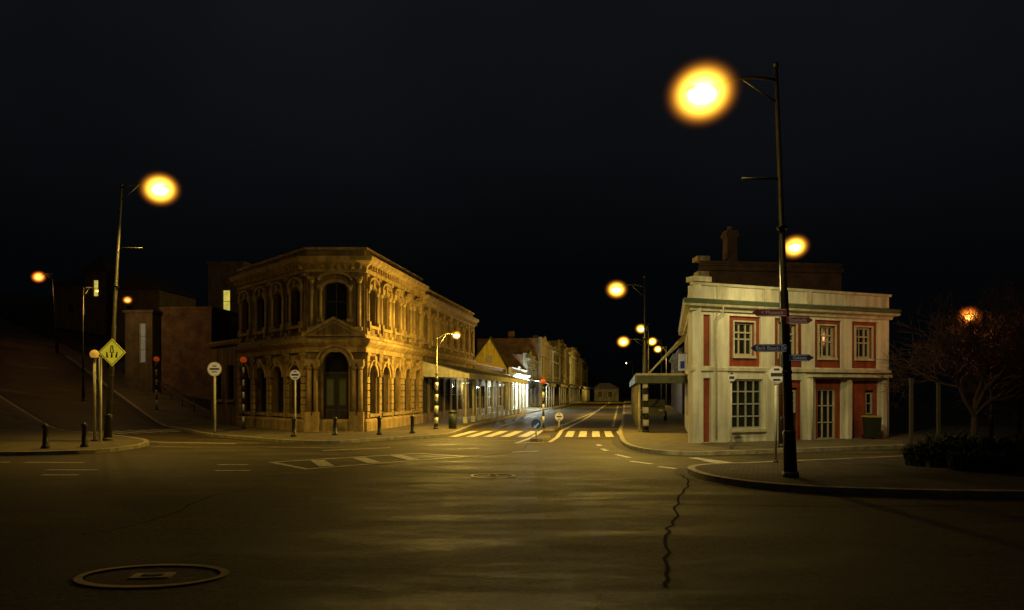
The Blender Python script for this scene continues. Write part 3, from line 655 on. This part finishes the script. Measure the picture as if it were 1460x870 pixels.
# ------------------------------------------------------------------ lamps
def street_lamp(base,top,arm_z,head,r=.09,e=800,col=(1,.72,.30),halo=.8,core=.16,rod=None,k='halo',kb='bulb',name='street_lamp',stripes=False,polek='metal',lr=.18,aim=None,cone=150):
    E=empty(name); b=Vector(base);t=Vector(top);hd=Vector(head); mb=MB()
    f=lambda z: b.lerp(t,(z-b.z)/(t.z-b.z))
    H=t.z-b.z
    mb.tube([b,b+Vector((0,0,.12))],[r*2.1,r*2.0],polek,seg=14)
    mb.tube([f(b.z+.12),f(b.z+.9),f(b.z+1.0),f(b.z+1.05)],[r*1.7,r*1.55,r*1.7,r*1.2],'black' if not stripes else polek,seg=14)
    mb.tube([f(b.z+1.05),f(b.z+H*.45),f(b.z+H*.45+.03),t],[r*1.2,r*1.02,r*.8,r*.5],polek,seg=12)
    mb.ball(t,r*.7,polek,10)
    for q in(.25,.6): mb.tube([f(b.z+H*q),f(b.z+H*q+.07)],r*1.3,'black',seg=12)
    a=f(arm_z); s=(hd-a); 
    pts=[a+Vector((s.x*q,s.y*q,s.z*q+.18*math.sin(q*pi)*1.0)) for q in [i/8 for i in range(9)]]
    mb.tube(pts,[r*.42]*9,polek,seg=8)
    lo=f(arm_z-.5); mb.tube([lo,a+s*.45+Vector((0,0,.13))],r*.22,polek,seg=6)
    if rod: mb.tube([f(rod[0])+Vector((.12 if rod[1]>0 else -.05,0,0)),f(rod[0])+Vector((rod[1],0,0))],.03,polek,seg=6)
    if stripes:
        z=b.z+.3;i=0
        while z<b.z+2.6: mb.tube([f(z),f(z+.299)],r*1.75 if z<b.z+1 else r*1.5,'black' if i%2 else 'pwhite',seg=14); z+=.3;i+=1
    mb.obj('pole',E)
    mb=MB(); mb.ball(hd+Vector((0,0,.07)),1,polek,16,sc=(core*1.5,core*.8,core*.34)); mb.obj('head_housing',E)
    mb=MB(); mb.ball(hd+Vector((0,0,-.02)),1,kb,18,sc=(core*1.3,core*.95,core*.85)); mb.obj('bowl',E)
    if halo:
        me=bpy.data.meshes.new('halo'); bm=bmesh.new(); bmesh.ops.create_icosphere(bm,subdivisions=3,radius=1); bm.to_mesh(me); bm.free(); me.materials.append(M[k])
        o=bpy.data.objects.new('halo',me); COL.objects.link(o); o.location=hd; o.scale=(halo,halo*.9,halo*.86); o.parent=E; o.rotation_euler=(0,random.uniform(-.3,.1),0)
    if e:
        l=bpy.data.lights.new('light','SPOT' if aim else 'POINT'); l.energy=e; l.color=col; l.shadow_soft_size=lr
        o=bpy.data.objects.new('light',l); COL.objects.link(o); o.location=hd+Vector((0,0,-core*.9-lr-.02)); o.parent=E
        if aim:
            l.spot_size=math.radians(cone); l.spot_blend=1
            o.rotation_euler=(Vector(aim)-o.location).to_track_quat('-Z','Y').to_euler()
    return E
W1=(1,.81,.33);O1=(1,.64,.11)
street_lamp((6.2,15.6,.125),(5.87,15.6,9.3),8.95,(4.2,15.5,8.62),r=.085,e=2600,col=W1,halo=1.0,core=.25,rod=(6.76,-.85),aim=(5.0,28,1.0),cone=128)
street_lamp((-15.8,27.4,.125),(-15.25,27.4,10.1),10.0,(-13.75,27.4,9.95),r=.085,e=2000,col=O1,halo=.95,core=.24,rod=(7.65,.95),aim=(-13,27.5,0),cone=125)
street_lamp((6.35,33.3,.125),(6.3,33.3,7.5),7.0,(4.96,33.3,6.9),r=.08,e=3600,col=O1,halo=.68,core=.17,stripes=True,polek='black',aim=(0,31.0,0),cone=165)
street_lamp((-3.9,36.0,.125),(-3.85,36.0,4.8),4.75,(-2.85,36,4.95),r=.06,e=1700,col=O1,halo=.38,core=.12,stripes=True)
street_lamp((9.25,24.1,.125),(9.2,24.1,7.2),7.1,(9.6,23.8,6.95),r=.05,e=380,col=W1,halo=.62,core=.15,aim=(10.2,27.6,2.0),cone=150)
street_lamp((10.9,56,.125),(10.9,56,7.5),7.2,(10.3,56,7.1),r=.07,e=3200,col=O1,halo=.62,core=.17,aim=(2,62,0),cone=170)
street_lamp((11.6,62,.125),(11.6,62,6.9),6.6,(9.85,62,6.5),r=.07,e=3600,col=O1,halo=.8,core=.18,aim=(2,70,2),cone=170)
street_lamp((19.6,92,.125),(19.6,92,9),8.8,(18.4,92,8.7),r=.08,e=5500,col=O1,halo=.9,core=.2,aim=(8,104,2),cone=170)
street_lamp((22.0,100,.125),(22,100,8.6),8.4,(20.8,100,8.2),r=.08,e=900,col=O1,halo=.85,core=.2)
street_lamp((-38.9,60,h(-38.9,60)),(-39.3,60,12.3),12.1,(-40.5,60,11.9),r=.07,e=90,col=(1,.4,.1),halo=.75,core=.17,k='haloo',kb='bulbo')
street_lamp((-32.3,56,h(-32.3,56)),(-31.6,56,9.7),9.6,(-30.7,56,9.4),r=.05,e=0,halo=.5,core=.13,k='haloo',kb='bulbo')
street_lamp((-26.9,44,h(-26.9,44)),(-26.9,44,8.6),8.5,(-26.2,44.3,8.45),r=.05,e=260,col=(1,.55,.16),halo=0,core=.06,kb='bulbo')
street_lamp((17.9,26.2,.1),(17.9,26.2,5.0),4.95,(17.1,26.2,4.85),r=.045,e=110,col=(1,.42,.14),halo=.55,core=.12,k='haloo',kb='bulbo')
street_lamp((14.2,78,.125),(14.2,78,3.1),3.0,(13.8,78,2.6),r=.05,e=60,col=(1,.4,.1),halo=.55,core=.14,k='haloo',kb='bulbo',name='lantern_post')
street_lamp((23.2,135,.125),(23.2,135,8),7.8,(22.0,135,7.7),r=.07,e=6500,col=O1,halo=0,core=.1,aim=(12,145,2),cone=170)
def fitting(loc,e,col,name='shop_light'):
    E=empty(name); mb=MB(); F=Fr((loc[0]-.3,loc[1]),(loc[0]+.3,loc[1])); mb.box(F,0,.6,-.06,.06,loc[2],loc[2]+.06,'pwhite'); mb.box(F,.03,.57,-.04,.04,loc[2]-.04,loc[2]-.002,'litshop'); mb.tube([(loc[0],loc[1],loc[2]+.06),(loc[0],loc[1],loc[2]+.4)],.015,'metal',seg=6); mb.obj('tube',E)
    l=bpy.data.lights.new('light','POINT'); l.energy=e; l.color=col; l.shadow_soft_size=.1
    o=bpy.data.objects.new('light',l); COL.objects.link(o); o.location=(loc[0],loc[1],loc[2]-.2); o.parent=E
fitting((1.6,78,3.4),1300,(.85,1,.92)); fitting((3.0,84.5,3.4),900,(.9,.97,.85)); fitting((-3.6,54,2.75),140,(1,.88,.45)); fitting((-1.0,66,2.75),300,(.9,.97,.8))
# ------------------------------------------------------------------ belisha beacons
def beacon(base,top,k='beacon',r=.055,plain=False,gr=.14):
    E=empty('belisha_beacon'); mb=MB(); x,y,z=base; i=0
    mb.tube([(x,y,z),(x,y,z+.06)],r*2,'black')
    if plain: mb.tube([(x,y,z),(x,y,top-.1)],r,'pwhite',seg=12)
    else:
        while z<top-.28:
            z2=min(z+.32,top-.12); mb.tube([(x,y,z),(x,y,z2-.001)],r,'pwhite' if i%2 else 'black',seg=12); z=z2;i+=1
        mb.tube([(x,y,z),(x,y,top-.1)],r*.8,'black')
    mb.tube([(x,y,top-.16),(x,y,top-.1)],gr*.6,'black')
    mb.obj('pole',E)
    mb=MB(); mb.ball((x,y,top),gr,k,16); mb.obj('globe',E)
beacon((-22.3,44,h(-22.3,44)+.1),4.1,gr=.17); beacon((-13.9,36.3,.125),3.7,gr=.17)
beacon((1.65,36.9,.12),2.6); beacon((-16.25,27.3,.125),3.5,k='beacony',plain=True,r=.055,gr=.17)
# ------------------------------------------------------------------ signs
def text(body,loc,size,k,parent,rz=0):
    c=bpy.data.curves.new('lettering','FONT'); c.body=body; c.size=size; c.align_x='CENTER'; c.align_y='CENTER'; c.extrude=.001
    o=bpy.data.objects.new('lettering',c); COL.objects.link(o); o.location=loc; o.rotation_euler=(pi/2,0,rz); c.materials.append(M[k]); o.parent=parent
def disc(mb,c,r,k,th=.012,seg=28,sx=1):
    p=[(c[0]+r*sx*math.cos(2*pi*i/seg),c[1],c[2]+r*math.sin(2*pi*i/seg)) for i in range(seg)]
    mb.hexa([Vector(q) for q in p],[Vector(q)+Vector((0,th,0)) for q in p],k)
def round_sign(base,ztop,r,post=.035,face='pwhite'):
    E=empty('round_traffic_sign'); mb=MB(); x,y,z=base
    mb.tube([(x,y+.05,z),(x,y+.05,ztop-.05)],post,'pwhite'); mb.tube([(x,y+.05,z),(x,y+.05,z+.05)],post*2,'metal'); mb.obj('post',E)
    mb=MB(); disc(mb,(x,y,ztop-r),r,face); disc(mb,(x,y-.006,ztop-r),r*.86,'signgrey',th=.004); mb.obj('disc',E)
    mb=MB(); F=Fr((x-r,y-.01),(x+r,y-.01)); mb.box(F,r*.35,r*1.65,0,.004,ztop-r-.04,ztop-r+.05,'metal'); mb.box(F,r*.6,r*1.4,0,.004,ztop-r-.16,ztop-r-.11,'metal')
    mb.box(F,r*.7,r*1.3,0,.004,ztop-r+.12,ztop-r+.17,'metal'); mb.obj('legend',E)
round_sign((-14.0,33,.125),3.45,.34,.055); round_sign((-9.9,32,.125),3.05,.24)
round_sign((7.09,18.8,.125),2.72,.24,.035); round_sign((7.36,23.5,.125),2.63,.13,.03); round_sign((2.5,37.2,.12),.95,.22)
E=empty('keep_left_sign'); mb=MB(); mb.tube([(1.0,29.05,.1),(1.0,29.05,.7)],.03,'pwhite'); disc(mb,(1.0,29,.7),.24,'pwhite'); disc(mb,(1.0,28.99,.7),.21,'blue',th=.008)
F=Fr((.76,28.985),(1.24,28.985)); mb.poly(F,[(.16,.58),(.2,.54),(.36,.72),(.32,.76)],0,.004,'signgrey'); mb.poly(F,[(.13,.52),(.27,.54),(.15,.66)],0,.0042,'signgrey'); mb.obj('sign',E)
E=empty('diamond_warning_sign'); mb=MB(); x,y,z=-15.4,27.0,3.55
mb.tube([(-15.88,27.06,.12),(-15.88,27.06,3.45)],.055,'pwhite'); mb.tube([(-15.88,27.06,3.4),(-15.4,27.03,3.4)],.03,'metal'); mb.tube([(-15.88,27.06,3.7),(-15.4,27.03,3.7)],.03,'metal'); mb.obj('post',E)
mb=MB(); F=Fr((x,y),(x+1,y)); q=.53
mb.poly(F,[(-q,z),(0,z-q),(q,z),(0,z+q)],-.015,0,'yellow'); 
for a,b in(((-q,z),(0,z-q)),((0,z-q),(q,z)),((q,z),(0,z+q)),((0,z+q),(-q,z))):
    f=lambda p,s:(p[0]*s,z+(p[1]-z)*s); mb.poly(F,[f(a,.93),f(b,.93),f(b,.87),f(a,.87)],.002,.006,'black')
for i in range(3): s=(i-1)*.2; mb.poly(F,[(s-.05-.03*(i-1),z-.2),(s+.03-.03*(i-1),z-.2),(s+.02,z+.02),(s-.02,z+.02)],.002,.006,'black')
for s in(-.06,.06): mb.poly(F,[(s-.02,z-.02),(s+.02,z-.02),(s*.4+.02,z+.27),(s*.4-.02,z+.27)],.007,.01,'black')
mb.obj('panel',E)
def finger(x0,x1,y,z,hh,k,txt,tk,point):
    E=empty('street_name_sign'); mb=MB(); F=Fr((x0,y),(x1,y)); L=F.L
    p=[(0,z-hh),(L,z-hh),(L,z+hh),(0,z+hh)]
    if point<0: p=[(-.1,z),(.02,z-hh),(L,z-hh),(L,z+hh),(.02,z+hh)]
    if point>0: p=[(0,z-hh),(L-.02,z-hh),(L+.1,z),(L-.02,z+hh),(0,z+hh)]
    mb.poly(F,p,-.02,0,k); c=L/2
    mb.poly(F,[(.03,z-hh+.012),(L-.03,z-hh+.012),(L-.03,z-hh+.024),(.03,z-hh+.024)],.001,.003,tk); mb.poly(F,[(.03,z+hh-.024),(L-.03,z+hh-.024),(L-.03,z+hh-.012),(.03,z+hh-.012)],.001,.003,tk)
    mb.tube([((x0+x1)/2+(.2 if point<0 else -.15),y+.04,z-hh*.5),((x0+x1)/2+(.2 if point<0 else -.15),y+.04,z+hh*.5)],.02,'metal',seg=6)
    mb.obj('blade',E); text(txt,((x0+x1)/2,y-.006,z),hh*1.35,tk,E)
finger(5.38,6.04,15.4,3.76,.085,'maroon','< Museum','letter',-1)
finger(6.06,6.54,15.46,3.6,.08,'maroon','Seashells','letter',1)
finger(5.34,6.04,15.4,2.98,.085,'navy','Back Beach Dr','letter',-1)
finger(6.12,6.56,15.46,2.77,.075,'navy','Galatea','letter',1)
# ------------------------------------------------------------------ bollards, posts, bins
def bollard(x,y,z=.125,H=.85):
    E=empty('bollard'); mb=MB(); mb.tube([(x,y,z),(x,y,z+.08),(x,y,z+.1),(x,y,z+H*.8),(x,y,z+H*.82),(x,y,z+H*.88),(x,y,z+H)],[.13,.13,.09,.075,.11,.11,.03],'black',seg=14); mb.obj('post',E)
for p in((-15.7,23.6),(-14.75,24.2),(-5.9,31.2),(-7.8,30.9),(-4.6,32.4),(-9.3,29.9)): bollard(*p)
E=empty('litter_bin'); mb=MB(); mb.tube([(-3.1,36.6,.12),(-3.1,36.6,.95)],[.2,.24],'dgreen',seg=14); mb.tube([(-3.1,36.6,.951),(-3.1,36.6,1.05)],[.26,.2],'black',seg=14); mb.obj('body',E)
E=empty('wheelie_bin'); q=Ff.P(8.15,.75,0); mb=MB(); F=Fr((q.x-.25,q.y),(q.x+.25,q.y+.05))
mb.hexa([F.P(0.05,-.45,.2),F.P(.45,-.45,.2),F.P(.45,.0,.2),F.P(.05,.0,.2)],[F.P(0,-.5,1.0),F.P(.5,-.5,1.0),F.P(.5,.05,1.0),F.P(0,.05,1.0)],'dgreen'); mb.hexa([F.P(-.03,-.55,1.01),F.P(.53,-.55,1.01),F.P(.53,.08,1.01),F.P(-.03,.08,1.01)],[F.P(0,-.5,1.08),F.P(.5,-.5,1.08),F.P(.5,.0,1.05),F.P(0,.0,1.05)],'lid')
for s in(.05,.45): mb.tube([F.P(s-.03,-.47,.22),F.P(s+.03,-.47,.22)],.09,'black')
mb.obj('body',E)
for x,y,zt in((13.75,24.2,2.45),(15.3,25.2,2.3)):
    E=empty('timber_post'); mb=MB(); F=Fr((x,y),(x+.15,y)); mb.box(F,0,.10,-.10,0,.0,zt,'wood'); mb.box(F,-.015,.115,-.115,.015,zt+.003,zt+.05,'wood'); mb.obj('post',E)
# ------------------------------------------------------------------ parked car
E=empty('parked_car'); mb=MB(); Fc=Fr((10.1,46.3),(11.0,50.6)); 
prof=[(-.0,.35),(0,.75),(.15,.9),(.9,.98),(1.5,1.42),(3.0,1.44),(3.7,1.0),(4.25,.92),(4.35,.7),(4.35,.35)]
mb.poly(Fc,[(u,z+.12) for u,z in prof],-1.7,0,'car')
mb.poly(Fc,[(1.0,1.13),(1.55,1.5),(2.95,1.52),(3.55,1.13)],.002,.01,'glass')
Fh=Fr(Fc.P(-.01,-1.7,0).xy,Fc.P(-.01,0,0).xy)
for u in(.8,3.5):
    for n in(.02,-1.72): mb.tube([Fc.P(u,n-.1,.43),Fc.P(u,n+.1,.43)],.31,'black',seg=16)
for n in(.12,1.3): mb.box(Fh,n,n+.28,.002,.02,.78,.9,'pwhite')
mb.obj('body',E)
# ------------------------------------------------------------------ hill houses at left
def hhouse(name,x0,x1,Y,zt,k,d=7,wins=(),roof='flat'):
    e=empty(name); mb=MB(); F=Fr((x0,Y),(x1,Y+ (x1-x0)*-.08)); L=F.L; zb=min(h(x0,Y),h(x1,Y))-.5
    wall(mb,F,0,L,zb,zt,[w[:4] for w in wins],k); mb.box(F,0,L,-d,-.305,zb,zt-.05,k)
    for w in wins: window(mb,F,*w[:4],w[4] if len(w)>5 else 1,3 if w[3]-w[2]>2.5 else 2,-.15,'frame',w[-1])
    if roof=='gable':
        mb.poly(F,[(-.3,zt),(L+.3,zt),(L/2,zt+L*.35)],-d-.3,.3,'roof')
    elif roof=='hip':
        a=[F.P(-.4,.4,zt),F.P(L+.4,.4,zt),F.P(L+.4,-d-.4,zt),F.P(-.4,-d-.4,zt)]; b=[F.P(L*.4,-d*.4,zt+2),F.P(L*.6,-d*.4,zt+2),F.P(L*.6,-d*.6,zt+2),F.P(L*.4,-d*.6,zt+2)]; mb.hexa(a,b,'roof')
    else: mb.box(F,-.1,L+.1,-d-.1,.1,zt+.003,zt+.2,k)
    mb.obj('walls_and_roof',e); return e,F
hhouse('brick_shed',-25.0,-21.3,50,7.9,'brick2')
hhouse('hill_house',-27.2,-25.2,49.3,7.6,'house',wins=((1.0,1.5,4.1,6.9,'litcool'),),roof='flat')
hhouse('hill_house',-26.0,-22.9,60,13.0,'house',wins=((1.25,1.95,8.8,10.8,'litwin'),),roof='flat')
e,F=hhouse('hill_house',-49.5,-44,76,13.6,'house',wins=((1.3,2.1,10.6,11.6,'glass'),(3.0,3.7,10.4,11.2,'litcool')),roof='hip')
mb=MB(); F=Fr((-45.8,75.2),(-43.4,75)); wall(mb,F,0,F.L,6,15,[(.9,1.5,12.3,14.1)],'house'); window(mb,F,.9,1.5,12.3,14.1,1,2,-.15,'frame','litwin'); mb.box(F,0,F.L,-2.2,-.305,6,14.95,'house')
ap=F.P(F.L/2,-1,17); q=[F.P(-.3,.3,15),F.P(F.L+.3,.3,15),F.P(F.L+.3,-2.4,15),F.P(-.3,-2.4,15)]
for a,b in zip(q,q[1:]+q[:1]): mb.face([a,b,ap],'roof')
mb.obj('tower',e)
hhouse('hill_house',-41,-36,72,12.5,'house',wins=((1.3,2.1,9.6,11,'glass'),),roof='gable')
# ------------------------------------------------------------------ bare tree
def tree(name,base,H,spread,seed=3,k='bark',kt='twig'):
    random.seed(seed); E=empty(name); mb=MB(); tw=MB()
    def br(p,d,l,r,dep):
        q=p+d*l*.5+Vector((random.uniform(-.06,.06),random.uniform(-.06,.06),random.uniform(-.03,.05)))*l
        e=p+d*l
        (mb if dep>2 else tw).tube([p,q,e],[r,r*.8,r*.6],k if dep>2 else kt,seg=6 if dep>3 else 3,cap=False)
        if dep==0: return
        n=5 if dep>4 else (4 if dep>2 else 3)
        for i in range(n+(1 if random.random()<.4 else 0)):
            ax=Vector((random.gauss(0,1),random.gauss(0,1),random.gauss(0,.6))).normalized()
            nd=(d*.8+ax*spread+Vector((0,0,.14))).normalized()
            br(p.lerp(e,random.uniform(.5,1)) if i else e,nd,l*random.uniform(.66,.88),max(.007,r*.55),dep-1)
    b=Vector(base); br(b,Vector((.03,0,1)),H*.25,.15,6)
    mb.obj('trunk_and_limbs',E,False); tw.obj('twigs',E,False)
tree('bare_tree',(16.6,25.2,.1),6.6,.74,5)
tree('bare_tree',(19.6,27.2,.1),6.4,.74,11)
def clump(name,cx,cy,rx,ry,n,H,seed):
    random.seed(seed); mb=MB()
    for i in range(n):
        a=random.uniform(0,2*pi); rr=math.sqrt(random.random()); x=cx+rx*rr*math.cos(a); y=cy+ry*rr*math.sin(a)
        da=random.uniform(0,2*pi); L=H*random.uniform(.5,1.15)*(1-.35*rr); d=Vector((math.cos(da),math.sin(da),0)); s=Vector((-d.y,d.x,0)); w=random.uniform(.015,.035)
        P=[Vector((x,y,.12)),Vector((x,y,.12))+d*L*.25+Vector((0,0,L*.7)),Vector((x,y,.12))+d*L*.65+Vector((0,0,L*random.uniform(.55,.95)))]
        mb.face([P[0]-s*w,P[0]+s*w,P[1]+s*w,P[1]-s*w],'leaf'); mb.face([P[1]-s*w,P[1]+s*w,P[2]],'leaf')
    mb.obj(name,None,False)
for i,(x,y,rx,ry,hh) in enumerate(((10.9,18.0,.75,.5,.85),(12.1,17.8,.8,.55,1.0),(13.4,18.1,.9,.6,1.05),(11.6,18.6,.9,.5,1.0),(14.6,18.6,1.,.6,1.1),(11.2,16.9,.6,.45,.6),(12.6,16.8,.7,.45,.75))): clump('strap_leaf_shrub',x,y,rx,ry,1100,hh,i)
# ------------------------------------------------------------------ sky, moon, camera
w=bpy.data.worlds.new('World'); S.world=w; w.use_nodes=True; N=w.node_tree.nodes;Lk=w.node_tree.links
bg=N['Background']; sky=N.new('ShaderNodeTexSky'); sky.sky_type='NISHITA'; sky.sun_disc=False; sky.sun_elevation=math.radians(-4); sky.sun_rotation=math.radians(160)
tc=N.new('ShaderNodeTexCoord'); sp=N.new('ShaderNodeSeparateXYZ'); Lk.new(tc.outputs['Generated'],sp.inputs[0])
r=N.new('ShaderNodeValToRGB'); el=r.color_ramp.elements; el[0].position=0; el[0].color=(.0007,.0009,.0011,1); el[1].position=.55; el[1].color=(.0056,.0062,.0076,1)
x=el.new(.17); x.color=(.0011,.0015,.0020,1); x=el.new(.33); x.color=(.0036,.0041,.0051,1)
Lk.new(sp.outputs['Z'],r.inputs['Fac'])
nz=N.new('ShaderNodeTexNoise'); nz.inputs['Scale'].default_value=2.2; nz.inputs['Detail'].default_value=5; Lk.new(tc.outputs['Generated'],nz.inputs['Vector'])
mr=N.new('ShaderNodeMapRange'); mr.inputs['From Min'].default_value=.3; mr.inputs['From Max'].default_value=.7; mr.inputs['To Min'].default_value=.75; mr.inputs['To Max'].default_value=1.2; Lk.new(nz.outputs['Fac'],mr.inputs['Value'])
vm=N.new('ShaderNodeVectorMath'); vm.operation='SCALE'; Lk.new(r.outputs['Color'],vm.inputs[0]); Lk.new(mr.outputs['Result'],vm.inputs['Scale'])
sk=N.new('ShaderNodeVectorMath'); sk.operation='SCALE'; sk.inputs['Scale'].default_value=.004; Lk.new(sky.outputs[0],sk.inputs[0])
ad=N.new('ShaderNodeVectorMath'); ad.operation='ADD'; Lk.new(vm.outputs[0],ad.inputs[0]); Lk.new(sk.outputs[0],ad.inputs[1])
Lk.new(ad.outputs[0],bg.inputs['Color']); bg.inputs['Strength'].default_value=1
sl=bpy.data.lights.new('moon_light','SUN'); sl.energy=.006; sl.angle=.01; sl.color=(.75,.85,1); so=bpy.data.objects.new('moon_light',sl); COL.objects.link(so); so.rotation_euler=(math.radians(40),0,math.radians(-30))
cam=bpy.data.cameras.new('camera'); cam.sensor_width=36; cam.lens=36*1000/1460; cam.shift_y=(560-435)/1460; cam.clip_end=4000
co=bpy.data.objects.new('camera',cam); COL.objects.link(co); co.location=(0,0,2); co.rotation_euler=(pi/2,0,0); S.camera=co
S.view_settings.view_transform='Standard'; S.view_settings.look='None'; S.view_settings.exposure=0
